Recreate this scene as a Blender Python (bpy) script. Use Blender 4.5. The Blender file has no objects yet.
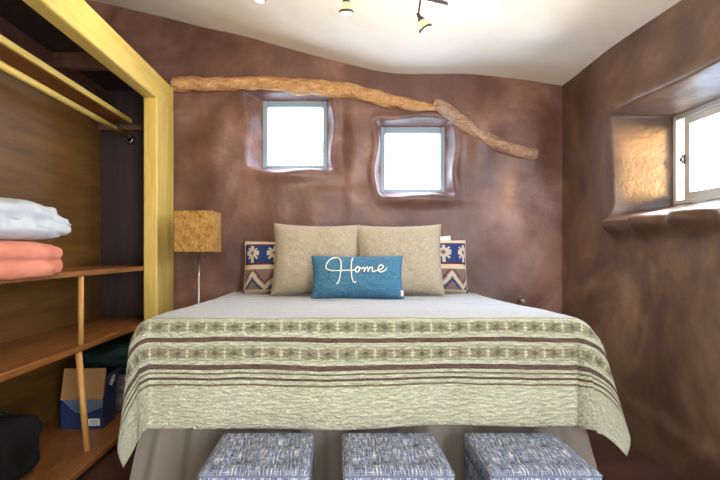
import bpy, bmesh, math, random
from mathutils import Vector, noise, Matrix
random.seed(7)
S = bpy.context.scene
C = S.collection
PI = math.pi
CAMZ = 1.22

# ------------------------------------------------------------------ helpers
def obj(name, bm, m, parent=None, smooth=False, label=None):
    me = bpy.data.meshes.new(name)
    bm.normal_update(); bm.to_mesh(me); bm.free()
    o = bpy.data.objects.new(name, me); C.objects.link(o)
    if m: me.materials.append(m)
    if smooth:
        for p in me.polygons: p.use_smooth = True
    if parent: o.parent = parent
    if label: o['label'] = label
    return o
def tag(o, label, cat, group=None):
    o['label'] = label; o['category'] = cat
    if group: o['group'] = group
    return o
def thing(name, label, cat, loc=(0, 0, 0), rotz=0, group=None):
    o = bpy.data.objects.new(name, None); C.objects.link(o)
    o.location = loc; o.rotation_euler = (0, 0, rotz); o.empty_display_size = .1
    return tag(o, label, cat, group)
def struct(name, bm, m, parent=None, smooth=False):
    o = obj(name, bm, m, parent, smooth)
    if parent is None: o['kind'] = 'structure'
    return o
def box(bm, lo, hi, bev=0, seg=2, rot=None, piv=None):
    r = bmesh.ops.create_cube(bm, size=1)
    vs = r['verts']
    for v in vs:
        v.co = Vector([lo[i] + (v.co[i] + .5) * (hi[i] - lo[i]) for i in range(3)])
    if bev:
        es = list({e for v in vs for e in v.link_edges})
        rr = bmesh.ops.bevel(bm, geom=es, offset=bev, segments=seg, profile=.5, affect='EDGES')
        vs = list({v for f in rr['faces'] for v in f.verts} | {v for v in vs if v.is_valid})
    if rot is not None:
        bmesh.ops.rotate(bm, verts=vs, cent=piv or (0, 0, 0), matrix=rot)
    return vs
def tube(bm, pts, rad, n=12, cap=True, jit=0):
    pts = [Vector(p) for p in pts]
    rads = rad if isinstance(rad, (list, tuple)) else [rad] * len(pts)
    rings = []; up = Vector((0, 0, 1)); prev = None
    for i, p in enumerate(pts):
        t = (pts[min(i + 1, len(pts) - 1)] - pts[max(i - 1, 0)]).normalized()
        if prev is None:
            a = t.cross(up)
            if a.length < .1: a = t.cross(Vector((0, 1, 0)))
            a.normalize()
        else:
            a = (prev - t * prev.dot(t)).normalized()
        prev = a; b = t.cross(a)
        ring = []
        for k in range(n):
            an = 2 * PI * k / n
            r = rads[i]
            if jit: r *= 1 + jit * noise.noise(Vector((p.x * 9 + math.cos(an) * 1.6, p.z * 9 + math.sin(an) * 1.6, p.y * 5)))
            ring.append(bm.verts.new(p + (a * math.cos(an) + b * math.sin(an)) * r))
        rings.append(ring)
    for i in range(len(rings) - 1):
        for k in range(n):
            bm.faces.new((rings[i][k], rings[i][(k + 1) % n], rings[i + 1][(k + 1) % n], rings[i + 1][k]))
    if cap:
        bm.faces.new(rings[0][::-1]); bm.faces.new(rings[-1])
def lathe(bm, prof, n=24, mat=None):
    rings = []
    for r, z in prof:
        rings.append([bm.verts.new(Vector((r * math.cos(2 * PI * k / n), r * math.sin(2 * PI * k / n), z))) for k in range(n)])
    for i in range(len(rings) - 1):
        for k in range(n):
            bm.faces.new((rings[i][k], rings[i][(k + 1) % n], rings[i + 1][(k + 1) % n], rings[i + 1][k]))
    if mat is not None: bmesh.ops.transform(bm, matrix=mat, verts=[v for r in rings for v in r])
    return rings
def sstep(a, b, x):
    t = max(0., min(1., (x - a) / (b - a))); return t * t * (3 - 2 * t)
def lerp(a, b, t): return a + (b - a) * t
def interp(tab, x):
    if x <= tab[0][0]:
        a, b = tab[0], tab[1]
    elif x >= tab[-1][0]:
        a, b = tab[-2], tab[-1]
    else:
        for a, b in zip(tab, tab[1:]):
            if x <= b[0]: break
    return a[1] + (b[1] - a[1]) * (x - a[0]) / (b[0] - a[0])
def fbm(x, y, z=0, o=3):
    s = 0; a = 1
    for i in range(o):
        s += a * noise.noise(Vector((x, y, z + i * 7.3))); x *= 2; y *= 2; z *= 2; a *= .5
    return s

# ------------------------------------------------------------------ materials
class E:
    nt = None
    def __init__(s, sock): s.s = sock
    @staticmethod
    def op(o, *a):
        n = E.nt.nodes.new('ShaderNodeMath'); n.operation = o
        for i, v in enumerate(a):
            if isinstance(v, E): E.nt.links.new(v.s, n.inputs[i])
            else: n.inputs[i].default_value = v
        return E(n.outputs[0])
    def __add__(s, o): return E.op('ADD', s, o)
    __radd__ = __add__
    def __sub__(s, o): return E.op('SUBTRACT', s, o)
    def __rsub__(s, o): return E.op('SUBTRACT', o, s)
    def __mul__(s, o): return E.op('MULTIPLY', s, o)
    __rmul__ = __mul__
    def __truediv__(s, o): return E.op('DIVIDE', s, o)
    def __lt__(s, o): return E.op('LESS_THAN', s, o)
    def __gt__(s, o): return E.op('GREATER_THAN', s, o)
    def abs(s): return E.op('ABSOLUTE', s)
    def fract(s): return E.op('FRACT', s)
    def floor(s): return E.op('FLOOR', s)
    def max(s, o): return E.op('MAXIMUM', s, o)
    def min(s, o): return E.op('MINIMUM', s, o)
    def sin(s): return E.op('SINE', s)
class Mat:
    def __init__(self, name, rough=.6, spec=.5, metal=0):
        self.m = bpy.data.materials.new(name); self.m.use_nodes = True
        self.nt = self.m.node_tree; E.nt = self.nt
        self.b = self.nt.nodes['Principled BSDF']
        self.b.inputs['Roughness'].default_value = rough
        self.b.inputs['Metallic'].default_value = metal
        self.b.inputs['Specular IOR Level'].default_value = spec
        self.tc = self.nt.nodes.new('ShaderNodeTexCoord')
    def vec(self, kind='Object', scale=(1, 1, 1), rot=(0, 0, 0), loc=(0, 0, 0)):
        n = self.nt.nodes.new('ShaderNodeMapping'); n.inputs['Scale'].default_value = scale
        n.inputs['Rotation'].default_value = rot; n.inputs['Location'].default_value = loc
        self.nt.links.new(self.tc.outputs[kind], n.inputs[0]); return n.outputs[0]
    def uv(self):
        n = self.nt.nodes.new('ShaderNodeSeparateXYZ'); self.nt.links.new(self.tc.outputs['UV'], n.inputs[0])
        return E(n.outputs[0]), E(n.outputs[1])
    def noise(self, vec, scale=5, detail=4, rough=.55, dist=0):
        n = self.nt.nodes.new('ShaderNodeTexNoise'); n.inputs['Scale'].default_value = scale
        n.inputs['Detail'].default_value = detail; n.inputs['Roughness'].default_value = rough
        n.inputs['Distortion'].default_value = dist
        self.nt.links.new(vec, n.inputs['Vector']); return E(n.outputs['Fac'])
    def ramp(self, fac, stops):
        n = self.nt.nodes.new('ShaderNodeValToRGB'); cr = n.color_ramp
        while len(cr.elements) < len(stops): cr.elements.new(.5)
        for e, (p, c) in zip(cr.elements, stops): e.position = p; e.color = (*c, 1)
        self.nt.links.new(fac.s, n.inputs[0]); return n.outputs[0]
    def mix(self, fac, a, b, mode='MIX'):
        n = self.nt.nodes.new('ShaderNodeMix'); n.data_type = 'RGBA'; n.blend_type = mode
        if isinstance(fac, E): self.nt.links.new(fac.s, n.inputs[0])
        else: n.inputs[0].default_value = fac
        for i, v in ((6, a), (7, b)):
            if isinstance(v, tuple): n.inputs[i].default_value = (*v, 1)
            else: self.nt.links.new(v, n.inputs[i])
        return n.outputs[2]
    def color(self, c):
        if isinstance(c, tuple): self.b.inputs['Base Color'].default_value = (*c, 1)
        else: self.nt.links.new(c, self.b.inputs['Base Color'])
        return self
    def bump(self, h, strength=.3, dist=.01):
        n = self.nt.nodes.new('ShaderNodeBump'); n.inputs['Strength'].default_value = strength
        n.inputs['Distance'].default_value = dist
        self.nt.links.new(h.s, n.inputs['Height']); self.nt.links.new(n.outputs[0], self.b.inputs['Normal']); return self
def srgb(r, g, b):
    f = lambda c: (c / 12.92) if c <= .04045 else ((c + .055) / 1.055) ** 2.4
    return (f(r / 255), f(g / 255), f(b / 255))
def simple(name, col, rough=.5, metal=0, spec=.5):
    return Mat(name, rough, spec, metal).color(col).m

def plaster(name, cols, scale=1.3, rough=.42, bump=.25):
    M = Mat(name, rough, .5)
    v = M.vec()
    n1 = M.noise(v, scale, 6, .62, .6); n2 = M.noise(v, scale * 5, 5, .6)
    c = M.ramp(n1 * .8 + n2 * .2, [(.34, cols[0]), (.5, cols[1]), (.64, cols[2])])
    M.color(c)
    r = M.noise(v, 2.2, 4, .6)
    M.nt.links.new((r * .35 + (rough - .16)).s, M.b.inputs['Roughness'])
    M.bump(n2 + M.noise(v, 26, 4, .6) * .35, bump, .02)
    return M.m
m_wall = plaster('brown_plaster', [srgb(78, 50, 42), srgb(109, 76, 66), srgb(144, 106, 92)])
m_wall_r = plaster('ochre_brown_plaster', [srgb(72, 50, 38), srgb(103, 77, 58), srgb(138, 110, 84)])
m_ceil = plaster('cream_ceiling_plaster', [srgb(232, 226, 212), srgb(238, 232, 219), srgb(243, 238, 227)], 1.2, .8, .08)
M = Mat('floor_earth', .45); v = M.vec()
m_floor = M.color(M.ramp(M.noise(v, 2, 5, .6, .5), [(.3, srgb(50, 30, 26)), (.7, srgb(92, 58, 46))])).bump(M.noise(v, 12), .2, .01).m

def wood(name, c1, c2, c3, axis='Y', rough=.4, sc=1, bump=.08):
    M = Mat(name, rough, .5)
    k = {'X': (1.2, 14, 14), 'Y': (14, 1.2, 14), 'Z': (14, 14, 1.2)}[axis]
    v = M.vec(scale=tuple(a * sc for a in k))
    n = M.noise(v, 1.6, 6, .65, 1.2); n2 = M.noise(M.vec(scale=tuple(a * sc * 3 for a in k)), 2, 4, .7)
    M.color(M.ramp(n * .75 + n2 * .25, [(.3, c1), (.5, c2), (.68, c3)])).bump(n2, bump, .004)
    return M.m
m_yel_y = wood('golden_pine_along', srgb(196, 166, 78), srgb(216, 188, 100), srgb(226, 202, 122), 'Y', .45, .6)
m_yel_z = wood('golden_pine_upright', srgb(196, 166, 78), srgb(216, 188, 100), srgb(226, 202, 122), 'Z', .45, .6)
m_shelf = wood('orange_pine', srgb(96, 58, 26), srgb(138, 88, 44), srgb(166, 114, 64), 'Y', .38)
m_post = wood('light_pine_post', srgb(150, 104, 50), srgb(190, 140, 78), srgb(206, 160, 98), 'Z', .45)
m_back = wood('ochre_plywood', srgb(74, 50, 22), srgb(104, 73, 30), srgb(122, 88, 42), 'Y', .5, .35)
m_dark = wood('dark_stained_wood', srgb(36, 26, 28), srgb(50, 36, 36), srgb(66, 48, 44), 'Z', .55, .5)
m_beam = wood('rough_red_brown_beam', srgb(60, 36, 28), srgb(88, 56, 42), srgb(110, 72, 52), 'Y', .7)
# driftwood
M = Mat('weathered_branch', .75, .3); v = M.vec(scale=(2.0, 9, 9))
n = M.noise(v, 3, 7, .72, 1.5); n3 = M.noise(M.vec(), 34, 4, .7)
m_branch = M.color(M.ramp(n * .7 + n3 * .3, [(.3, srgb(118, 76, 46)), (.46, srgb(184, 138, 92)), (.6, srgb(216, 174, 122)), (.75, srgb(238, 208, 164))])).bump(n + n3 * .8, .8, .02).m
M = Mat('weathered_branch_dark', .75, .3); v = M.vec(scale=(2.0, 9, 9))
n = M.noise(v, 3, 7, .72, 1.5); n3 = M.noise(M.vec(), 34, 4, .7)
m_branch2 = M.color(M.ramp(n * .7 + n3 * .3, [(.3, srgb(110, 78, 60)), (.5, srgb(172, 138, 116)), (.7, srgb(212, 180, 152))])).bump(n + n3 * .8, .8, .02).m

def weave(name, c1, c2, scale=220, rough=.9, bump=.4, mott=None):
    M = Mat(name, rough, .15); u, w = M.uv()
    a = (u * scale).sin() * .5 + .5; b = (w * scale).sin() * .5 + .5
    n = M.noise(M.vec('UV', (scale * .08, scale * .9, 1)), 1, 3, .6); n2 = M.noise(M.vec('UV', (scale * .9, scale * .08, 1)), 1, 3, .6)
    f = (n + n2) * .5
    M.color(M.ramp(f, [(.36, c1), (.62, c2)])).bump((a * b) * .4 + f, bump, .002)
    return M.m
m_linen = weave('beige_linen', srgb(138, 128, 110), srgb(190, 178, 156))
m_blue = weave('blue_slub_cotton', srgb(36, 82, 114), srgb(90, 138, 166), 150)
m_skirt = simple('grey_taupe_cotton', srgb(132, 124, 116), .9, 0, .1)
m_white_fab = simple('white_cotton', srgb(225, 224, 222), .9, 0, .1)
m_thread = simple('cream_thread', srgb(236, 234, 216), .8)
m_matt = simple('mattress_ticking', srgb(200, 198, 190), .9)
def puffy(name, c1, c2):
    M = Mat(name, .85, .2); v = M.vec()
    n = M.noise(v, 6, 3, .5, .6)
    return M.color(M.ramp(n, [(.35, c1), (.65, c2)])).bump(n, .3, .015).m
m_duvet_w = puffy('pale_grey_white_duvet', srgb(180, 192, 204), srgb(206, 212, 218))
m_duvet_p = puffy('salmon_pink_duvet', srgb(206, 128, 106), srgb(222, 148, 124))
m_black = puffy('black_bag_fabric', srgb(12, 12, 14), srgb(24, 24, 28))
m_green = puffy('dark_green_fabric', srgb(16, 34, 34), srgb(34, 58, 54))
m_grayfab = puffy('grey_mauve_fabric', srgb(74, 70, 84), srgb(122, 114, 126))

# tweed
M = Mat('blue_grey_tweed', .92, .12)
n1 = M.noise(M.vec('UV', (150, 14, 1)), 1, 3, .75); n2 = M.noise(M.vec('UV', (18, 170, 1)), 1, 3, .75)
n3 = M.noise(M.vec('UV', (12, 12, 1)), 1, 2, .5)
f = n1.max(n2) * .7 + n1 * .25 + n3 * .06
m_tweed = M.color(M.ramp(f, [(.42, srgb(60, 70, 92)), (.50, srgb(106, 118, 144)), (.57, srgb(152, 162, 184)), (.66, srgb(232, 232, 232))])).bump(f, .6, .004).m

# quilt : u across the bed (m), v length below the shoulder (m)
M = Mat('quilted_coverlet', .85, .2); u, v = M.uv()
wob = (M.noise(M.vec('UV', (2.2, 2.2, 1)), 1, 2) - .5) * .03
v = v + wob
def band(c, h): return (v - c).abs() < h
col = M.mix(0.0, srgb(204, 203, 176), (0, 0, 0))
base = M.noise(M.vec('UV', (5, 5, 1)), 1, 3)
col = M.mix((base - .35) * 1.6, srgb(210, 214, 190), srgb(224, 228, 210))
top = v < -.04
col = M.mix(top, col, srgb(222, 227, 234))  # cool sheen from the windows, put into the top's colour
def motif(c, per, px, invert=False):
    q = .006
    xx = (((u / per).fract() - .5) * per / q).floor().abs() * q      # stepped distance from motif centre
    yy = ((v - c) / q).floor().abs() * q
    inside = band(c, .034)
    dia = (xx * .75 + yy) < .030
    core = (xx + yy * .9) < .016
    side = (((xx - per / 2).abs() * .9 + yy) < .020)
    stp = ((yy - .016).abs() < .007) * ((xx - .026).abs() < .010)
    return inside, dia, core, side, stp
olive = srgb(150, 148, 120); pale = srgb(226, 224, 196); olive2 = srgb(172, 168, 140)
for c in (.033, .153):
    ins, dia, core, side, stp = motif(c, .0845, 0)
    ed = ins * (M.noise(M.vec('UV', (200, 200, 1)), 1, 2) * .5 + .55)
    col = M.mix(ins * .22, col, olive2)
    col = M.mix(ed * side, col, pale)
    col = M.mix(ed * stp, col, olive)
    col = M.mix(ed * dia, col, olive)
    col = M.mix(ed * core, col, srgb(116, 114, 98))
brown = srgb(114, 96, 86); thin = srgb(134, 124, 102)
for c, h, k in ((.095, .0105, brown), (.218, .0115, brown), (.246, .0040, thin), (.270, .0058, brown), (.297, .0045, thin), (-.012, .004, srgb(160, 158, 152)),
                (.125, .0014, olive2), (.188, .0014, olive2)):
    col = M.mix(band(c, h), col, k)
# pale woven bands running across the top of the bed
top_bands = ((-.075, .010, (188, 184, 178)), (-.16, .014, (196, 190, 180)), (-.26, .03, (206, 198, 184)), (-.40, .010, (180, 172, 160)), (-.46, .008, (180, 172, 160)),
             (-.62, .035, (200, 192, 176)), (-.80, .010, (176, 166, 152)), (-.95, .03, (200, 190, 172)), (-1.1, .010, (176, 164, 148)), (-1.25, .04, (196, 184, 164)), (-1.45, .012, (168, 156, 138)), (-1.62, .06, (194, 180, 156)), (-1.82, .03, (186, 172, 148)))
for c, h, k in top_bands:
    col = M.mix(band(c, h) * (.18 if c > -.7 else .5), col, srgb(*k))
q1 = M.noise(M.vec('UV', (28, 75, 1)), 1, 3, .6, 1.2)
M.color(col); m_quilt = M.bump(q1, 1, .03).m

# kilim sham : u,v in 0..1 over the pillow face
def kilim(name):
    M = Mat(name, .9, .15); u, v = M.uv()
    x = (u * 90).floor() / 90; y = (v * 60).floor() / 60
    n = M.noise(M.vec('UV', (160, 160, 1)), 1, 2)
    col = M.mix(n, srgb(196, 176, 150), srgb(214, 198, 174))
    navy = srgb(44, 62, 108); maroon = srgb(92, 48, 58); taup = srgb(128, 108, 100); cream = srgb(196, 184, 166)
    blu = ((y - .70).abs() < .19)
    col = M.mix(blu, col, navy)
    col = M.mix(((y - .70).abs() > .155) * blu, col, maroon)
    per = .262
    cx = (((x - .14) / per + .5).fract() - .5) * per * 1.5; cy = y - .70
    ax = cx.abs(); ay = cy.abs()
    star = ((ax + ay) < .105).max(((ax < .028) * (ay < .15))).max(((ay < .035) * (ax < .135))).max(((ax - ay).abs() < .024) * ((ax + ay) < .19))
    col = M.mix(star * blu, col, cream)
    col = M.mix(((ax + ay) < .05), col, M.mix(blu, col, srgb(120, 96, 92)))
    low = (y - .26).abs() < .19
    col = M.mix(low, col, taup)
    fx = ((x / .30 + .5).fract() - .5).abs() * .30
    d = (fx * 1.9 + (.17 - y).abs() * 0 + (y * -1 + .43) * 1.0)
    zz = ((fx * 1.7 - (y - .12)).abs() < .045)
    z2 = ((fx * 1.7 - (y - .22)).abs() < .02)
    z3 = ((fx * 1.7 - (y - .02)).abs() < .025)
    col = M.mix(zz * low, col, cream); col = M.mix(z2 * low, col, srgb(104, 62, 66)); col = M.mix(z3 * low, col, navy)
    M.color(col).bump(n, .4, .003); return M.m
m_kilim = kilim('kilim_pattern_cloth')
m_kilim_t = simple('tassel_yarn', srgb(84, 76, 84), .9)

# lamp shade cork/weave
M = Mat('ochre_cork_shade', .8, .2); v = M.vec()
n = M.noise(M.vec(scale=(1, 1, .45)), 60, 4, .7, 1.5); n2 = M.noise(v, 18, 3)
m_shade = M.color(M.ramp(n * .75 + n2 * .25, [(.36, srgb(116, 80, 36)), (.5, srgb(168, 128, 66)), (.64, srgb(196, 158, 94))])).bump(n, .5, .004).m
m_chrome = simple('brushed_metal', srgb(190, 186, 180), .28, 1)
m_dkmetal = simple('dark_bronze_metal', srgb(78, 72, 86), .4, .7)
m_frame_w = simple('white_vinyl', srgb(222, 226, 226), .4)
m_frame_t = simple('pale_blue_wood_frame', srgb(132, 152, 166), .5)
m_card = Mat('brown_cardboard', .9, .1); m_card = m_card.color(srgb(156, 120, 84)).m
m_navy = simple('navy_printed_card', srgb(26, 46, 92), .45)
m_ltblue = simple('pale_blue_print', srgb(120, 148, 176), .5)
m_wht_print = simple('white_print', srgb(226, 228, 230), .5)
m_brass = simple('dull_brass', srgb(190, 178, 150), .4, .6)
# opal glass shade, lit
M = Mat('lit_opal_glass', .35); M.color(srgb(216, 200, 160)); M.b.inputs['Emission Color'].default_value = (1, .86, .62, 1); M.b.inputs['Emission Strength'].default_value = .12
m_opal = M.m
def glass(name):
    m = bpy.data.materials.new(name); m.use_nodes = True; nt = m.node_tree
    nt.nodes.remove(nt.nodes['Principled BSDF']); out = nt.nodes['Material Output']
    t = nt.nodes.new('ShaderNodeBsdfTransparent'); g = nt.nodes.new('ShaderNodeBsdfGlossy'); g.inputs['Roughness'].default_value = .02
    mx = nt.nodes.new('ShaderNodeMixShader'); mx.inputs[0].default_value = .05
    nt.links.new(t.outputs[0], mx.inputs[1]); nt.links.new(g.outputs[0], mx.inputs[2]); nt.links.new(mx.outputs[0], out.inputs[0]); return m
m_glass = glass('window_glass')

# ------------------------------------------------------------------ room shell
YW = 4.55; XR = 1.89; XL = -2.12; YB = -1.7
CEIL = [(-2.4, 3.42), (-2.0, 3.32), (-.83, 3.05), (-.2, 2.875), (.27, 2.755), (.52, 2.72), (.85, 2.72), (1.11, 2.725), (1.4, 2.69), (1.89, 2.62), (2.2, 2.60)]
def ceil_z(x):
    # smoothed
    return sum(interp(CEIL, x + d) for d in (-.12, -.06, 0, .06, .12)) / 5
def ceil_h(x, y):
    t = max(0, min(1, (YW - y) / 3))
    return ceil_z(x) + .02 * fbm(x * .8, y * .8, 3) * sstep(0, .5, YW - y) * 1.5 - .05 * sstep(0, 1.2, YW - y) * math.exp(-((x - 1.35) / .5) ** 2) * math.exp(-((y - 3.5) / .6) ** 2)

def dense(a, b, step, zones):
    out = []; x = a
    while x < b - 1e-6:
        out.append(x)
        s = step
        for z0, z1, zs in zones:
            if z0 <= x < z1: s = min(s, zs)
            elif x < z0 < x + s: s = min(s, max(z0 - x, 1e-4))
        x += s
    out.append(b); return out
def sd_round(px, pz, cx, cz, hx, hz, r):
    qx = abs(px - cx) - hx + r; qz = abs(pz - cz) - hz + r
    return math.hypot(max(qx, 0), max(qz, 0)) + min(max(qx, qz), 0) - r

# windows in the back wall : inner (frame) rect at depth T
T1 = .14
W1 = dict(x0=-.645, x1=-.098, z0=1.952, z1=2.528)      # at Y=4.80
W2 = dict(x0=.375, x1=.924, z0=1.744, z1=2.302)
YF = YW + T1
def recess(x, z, W, sl, sr, st, sb, r=.05, T=T1):
    # opening widens towards the room by sl/sr/st/sb ; returns 0..T depth and inside flag
    tx = (W['x0'] - x) / sl if x < W['x0'] else ((x - W['x1']) / sr if x > W['x1'] else -min((x - W['x0']), (W['x1'] - x)) / .1)
    tz = (W['z0'] - z) / sb if z < W['z0'] else ((z - W['z1']) / st if z > W['z1'] else -min((z - W['z0']), (W['z1'] - z)) / .1)
    if tx > 0 and tz > 0: t = (tx ** 2.2 + tz ** 2.2) ** (1 / 2.2)
    else: t = max(tx, tz)
    if t <= 0: return T, t
    if t >= 1: return 0, t
    e = 1 - t
    # near linear splay with a rounded lip
    d = e - .5 * (1 - sstep(0, .35, e)) * e
    return T * min(1, d), t
def back_disp(x, z):
    def rec(W, sl, sr, st, sb, ph):
        d0, t0 = recess(x, z, W, sl, sr, st, sb)
        k = sstep(0, .6, t0)
        return recess(x + k * .016 * math.sin(z * 13 + ph), z + k * .014 * math.sin(x * 11 + 1 + ph), W, sl, sr, st, sb)
    d1, t1 = rec(W1, .13, .05, .045, .05, 0)
    d2, t2 = rec(W2, .05, .055, .045, .045, 2)
    lip = sum(-(.011 + .012 * noise.noise(Vector((x * 4, z * 4, 2)))) * math.exp(-((t - 1.5) / .6) ** 2) for t in (t1, t2))
    d = max(d1, d2)
    away = min(1, sstep(0, .9, min(t1, t2)))
    edge = sstep(0, .25, XR - x) * sstep(0, .3, x - XL)
    b = .035 * fbm(x * 1.1, z * 1.1, 1, 3)
    # sculpted swellings around the openings
    def g(cx, cz, sx, sz, a): return a * math.exp(-((x - cx) / sx) ** 2 - ((z - cz) / sz) ** 2)
    b += g(.14, 2.25, .12, .30, -.045) + g(-.86, 2.25, .10, .28, .03) + g(.04, 2.0, .05, .35, .03) + g(1.05, 2.05, .10, .3, .035)
    b += g(-.35, 1.86, .35, .05, -.035) + g(.66, 1.66, .35, .05, -.04) + g(-.3, 2.60, .4, .04, -.03) + g(.25, 1.85, .14, .2, .03)
    b += g(1.2, 2.25, .12, .25, -.03) + g(-.02, 1.72, .3, .06, -.02)
    b += .02 * math.sin(x * 9 + 2 * math.sin(z * 4)) * math.exp(-((z - 2.1) / .35) ** 2)
    b *= edge
    b += lip
    return d + b * (away if d > 0 or away < 1 else 1), min(t1, t2)
def back_top(x): return ceil_z(x) + .05
bm = bmesh.new()
zonesx = [(W['x0'] - .17, W['x0'] + .012, .005) for W in (W1, W2)] + [(W['x1'] - .012, W['x1'] + .12, .005) for W in (W1, W2)]
zonesz = [(1.70, 1.80, .005), (1.90, 1.99, .005), (2.27, 2.38, .005), (2.49, 2.60, .005)]
xs = dense(XL - .02, XR + .02, .022, zonesx); zs = dense(0, 3.5, .025, zonesz)
grid = []
for x in xs:
    col = []
    for z in zs:
        d, t = back_disp(x, z)
        col.append((bm.verts.new((x, YW + d, z)), t))
    grid.append(col)
for i in range(len(xs) - 1):
    for j in range(len(zs) - 1):
        q = [grid[i][j], grid[i + 1][j], grid[i + 1][j + 1], grid[i][j + 1]]
        if all(a[1] < -.06 for a in q): continue
        if zs[j] > back_top(xs[i]) + .05: continue
        bm.faces.new([a[0] for a in q])
bmesh.ops.delete(bm, geom=[v for v in bm.verts if not v.link_faces], context='VERTS')
struct('wall_back', bm, m_wall, smooth=True)

# right wall with deep opening
RT = .39
RW = dict(x0=2.58, x1=3.655, z0=1.53, z1=2.135)   # x here is Y ; opening of the window at X=XR+RT
def right_disp(y, z):
    d, t = recess(y, z, RW, .08, .07, .035, .10, T=RT)
    # straighter reveal
    b = .03 * fbm(y * 1.1, z * 1.1, 9, 3) * sstep(0, .3, YW - y) * sstep(0, .25, 2.62 - z)
    away = sstep(0, 1.2, t)
    # thick lumpy sill rolling into the room
    lump = 0
    if z < 1.66:
        w = math.exp(-(abs(z - 1.425) / .088) ** 3) * sstep(3.80, 3.60, y) * sstep(2.3, 2.5, y)
        lump = w * (.10 + .05 * math.sin(y * 15 + 1.2 + z * 6) + .02 * noise.noise(Vector((y * 6, z * 9, 0))))
    # soft brow above the opening, crease from its corner, and a low root-like ridge by the floor
    brow = .02 * math.exp(-((z - 2.2) / .05) ** 2) * sstep(3.85, 3.6, y)
    zr = .30 - (4.4 - y) * .07
    ridge = .016 * math.exp(-((z - zr) / .05) ** 2) * sstep(4.4, 4.0, y) + .05 * sstep(.28, 0, z) * sstep(0, .4, YW - y)
    return d + b * away - lump - brow * away - ridge, t
bm = bmesh.new()
ys = dense(YB, YW + .02, .03, [(2.48, 2.60, .006), (3.63, 3.76, .005)])
zs = dense(0, 2.75, .025, [(1.36, 1.56, .006), (2.12, 2.19, .004)])
grid = []
for y in ys:
    col = []
    for z in zs:
        d, t = right_disp(y, z); col.append((bm.verts.new((XR + d, y, z)), t))
    grid.append(col)
for i in range(len(ys) - 1):
    for j in range(len(zs) - 1):
        q = [grid[i][j], grid[i][j + 1], grid[i + 1][j + 1], grid[i + 1][j]]
        if all(a[1] < -.1 for a in q): continue
        bm.faces.new([a[0] for a in q])
bmesh.ops.delete(bm, geom=[v for v in bm.verts if not v.link_faces], context='VERTS')
struct('wall_right', bm, m_wall_r, smooth=True)

bm = bmesh.new(); box(bm, (XL - .2, YB - .2, 0), (XL, YW + .02, 3.6)); struct('wall_left', bm, m_wall)
bm = bmesh.new(); box(bm, (XL - .2, YB - .2, 0), (XR + .3, YB, 3.6)); struct('wall_rear', bm, m_wall)
bm = bmesh.new(); box(bm, (XL - .3, YB - .3, -.1), (XR + .5, YW + .35, 0)); struct('floor', bm, m_floor)
bm = bmesh.new()
nx, ny = 90, 90; g = []
for i in range(nx + 1):
    x = lerp(XL - .1, XR + .12, i / nx); g.append([bm.verts.new((x, lerp(YB - .1, YW + .12, j / ny), ceil_h(x, min(lerp(YB - .1, YW + .12, j / ny), YW)))) for j in range(ny + 1)])
for i in range(nx):
    for j in range(ny):
        bm.faces.new((g[i][j], g[i][j + 1], g[i + 1][j + 1], g[i + 1][j]))
r = bmesh.ops.extrude_face_region(bm, geom=bm.faces[:])
for v in r['geom']:
    if isinstance(v, bmesh.types.BMVert): v.co.z += .12
struct('ceiling', bm, m_ceil, smooth=True)

# back windows
def framed(name, W, y, fw, m, ft, fb):
    root = bpy.data.objects.new(name, None); C.objects.link(root); root['kind'] = 'structure'
    bm = bmesh.new()
    x0, x1, z0, z1 = W['x0'] - .02, W['x1'] + .02, W['z0'] - .02, W['z1'] + .02
    w = fw + .02; ft += .02; fb += .02
    for lo, hi in (((x0, z0), (x0 + w, z1)), ((x1 - w, z0), (x1, z1)), ((x0 + w, z0), (x1 - w, z0 + fb)), ((x0 + w, z1 - ft), (x1 - w, z1))):
        box(bm, (lo[0], y - .005, lo[1]), (hi[0], y + .06, hi[1]), .006)
    struct('window_frame', bm, m, root)
    bm = bmesh.new(); box(bm, (x0 + w - .005, y + .02, z0 + fb - .005), (x1 - w + .005, y + .026, z1 - ft + .005)); struct('pane', bm, m_glass, root)
framed('window_1', W1, YF, .032, m_frame_t, .05, .02)
framed('window_2', W2, YF, .034, m_frame_t, .05, .024)
# right window : sliding, X plane
root = bpy.data.objects.new('window_3', None); C.objects.link(root); root['kind'] = 'structure'
X = XR + RT; y0, y1, z0, z1 = 2.56, 3.68, 1.51, 2.155
def rect_frame(bm, y0, y1, z0, z1, w, xa, xb, wz=None):
    wz = wz or w
    for a, b, c, d in ((y0, y0 + w, z0, z1), (y1 - w, y1, z0, z1), (y0 + w, y1 - w, z0, z0 + wz), (y0 + w, y1 - w, z1 - wz, z1)):
        box(bm, (xa, a, c), (xb, b, d), .005)
bm = bmesh.new(); rect_frame(bm, y0, y1, z0, z1, .05, X - .01, X + .08, .055); struct('window_frame', bm, m_frame_w, root)
bm = bmesh.new(); rect_frame(bm, y0 + .05, 3.565, z0 + .055, z1 - .055, .058, X + .002, X + .035, .045); sash = struct('sash', bm, m_frame_w, root)
bm = bmesh.new(); box(bm, (X - .02, 3.545, 1.80), (X + .004, 3.56, 1.86), .004); box(bm, (X - .03, 3.538, 1.815), (X - .012, 3.562, 1.84), .004); struct('latch', bm, m_dkmetal, sash)
bm = bmesh.new(); box(bm, (X + .05, y0 + .04, z0 + .05), (X + .056, y1 - .04, z1 - .05)); struct('pane', bm, m_glass, root)

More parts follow.
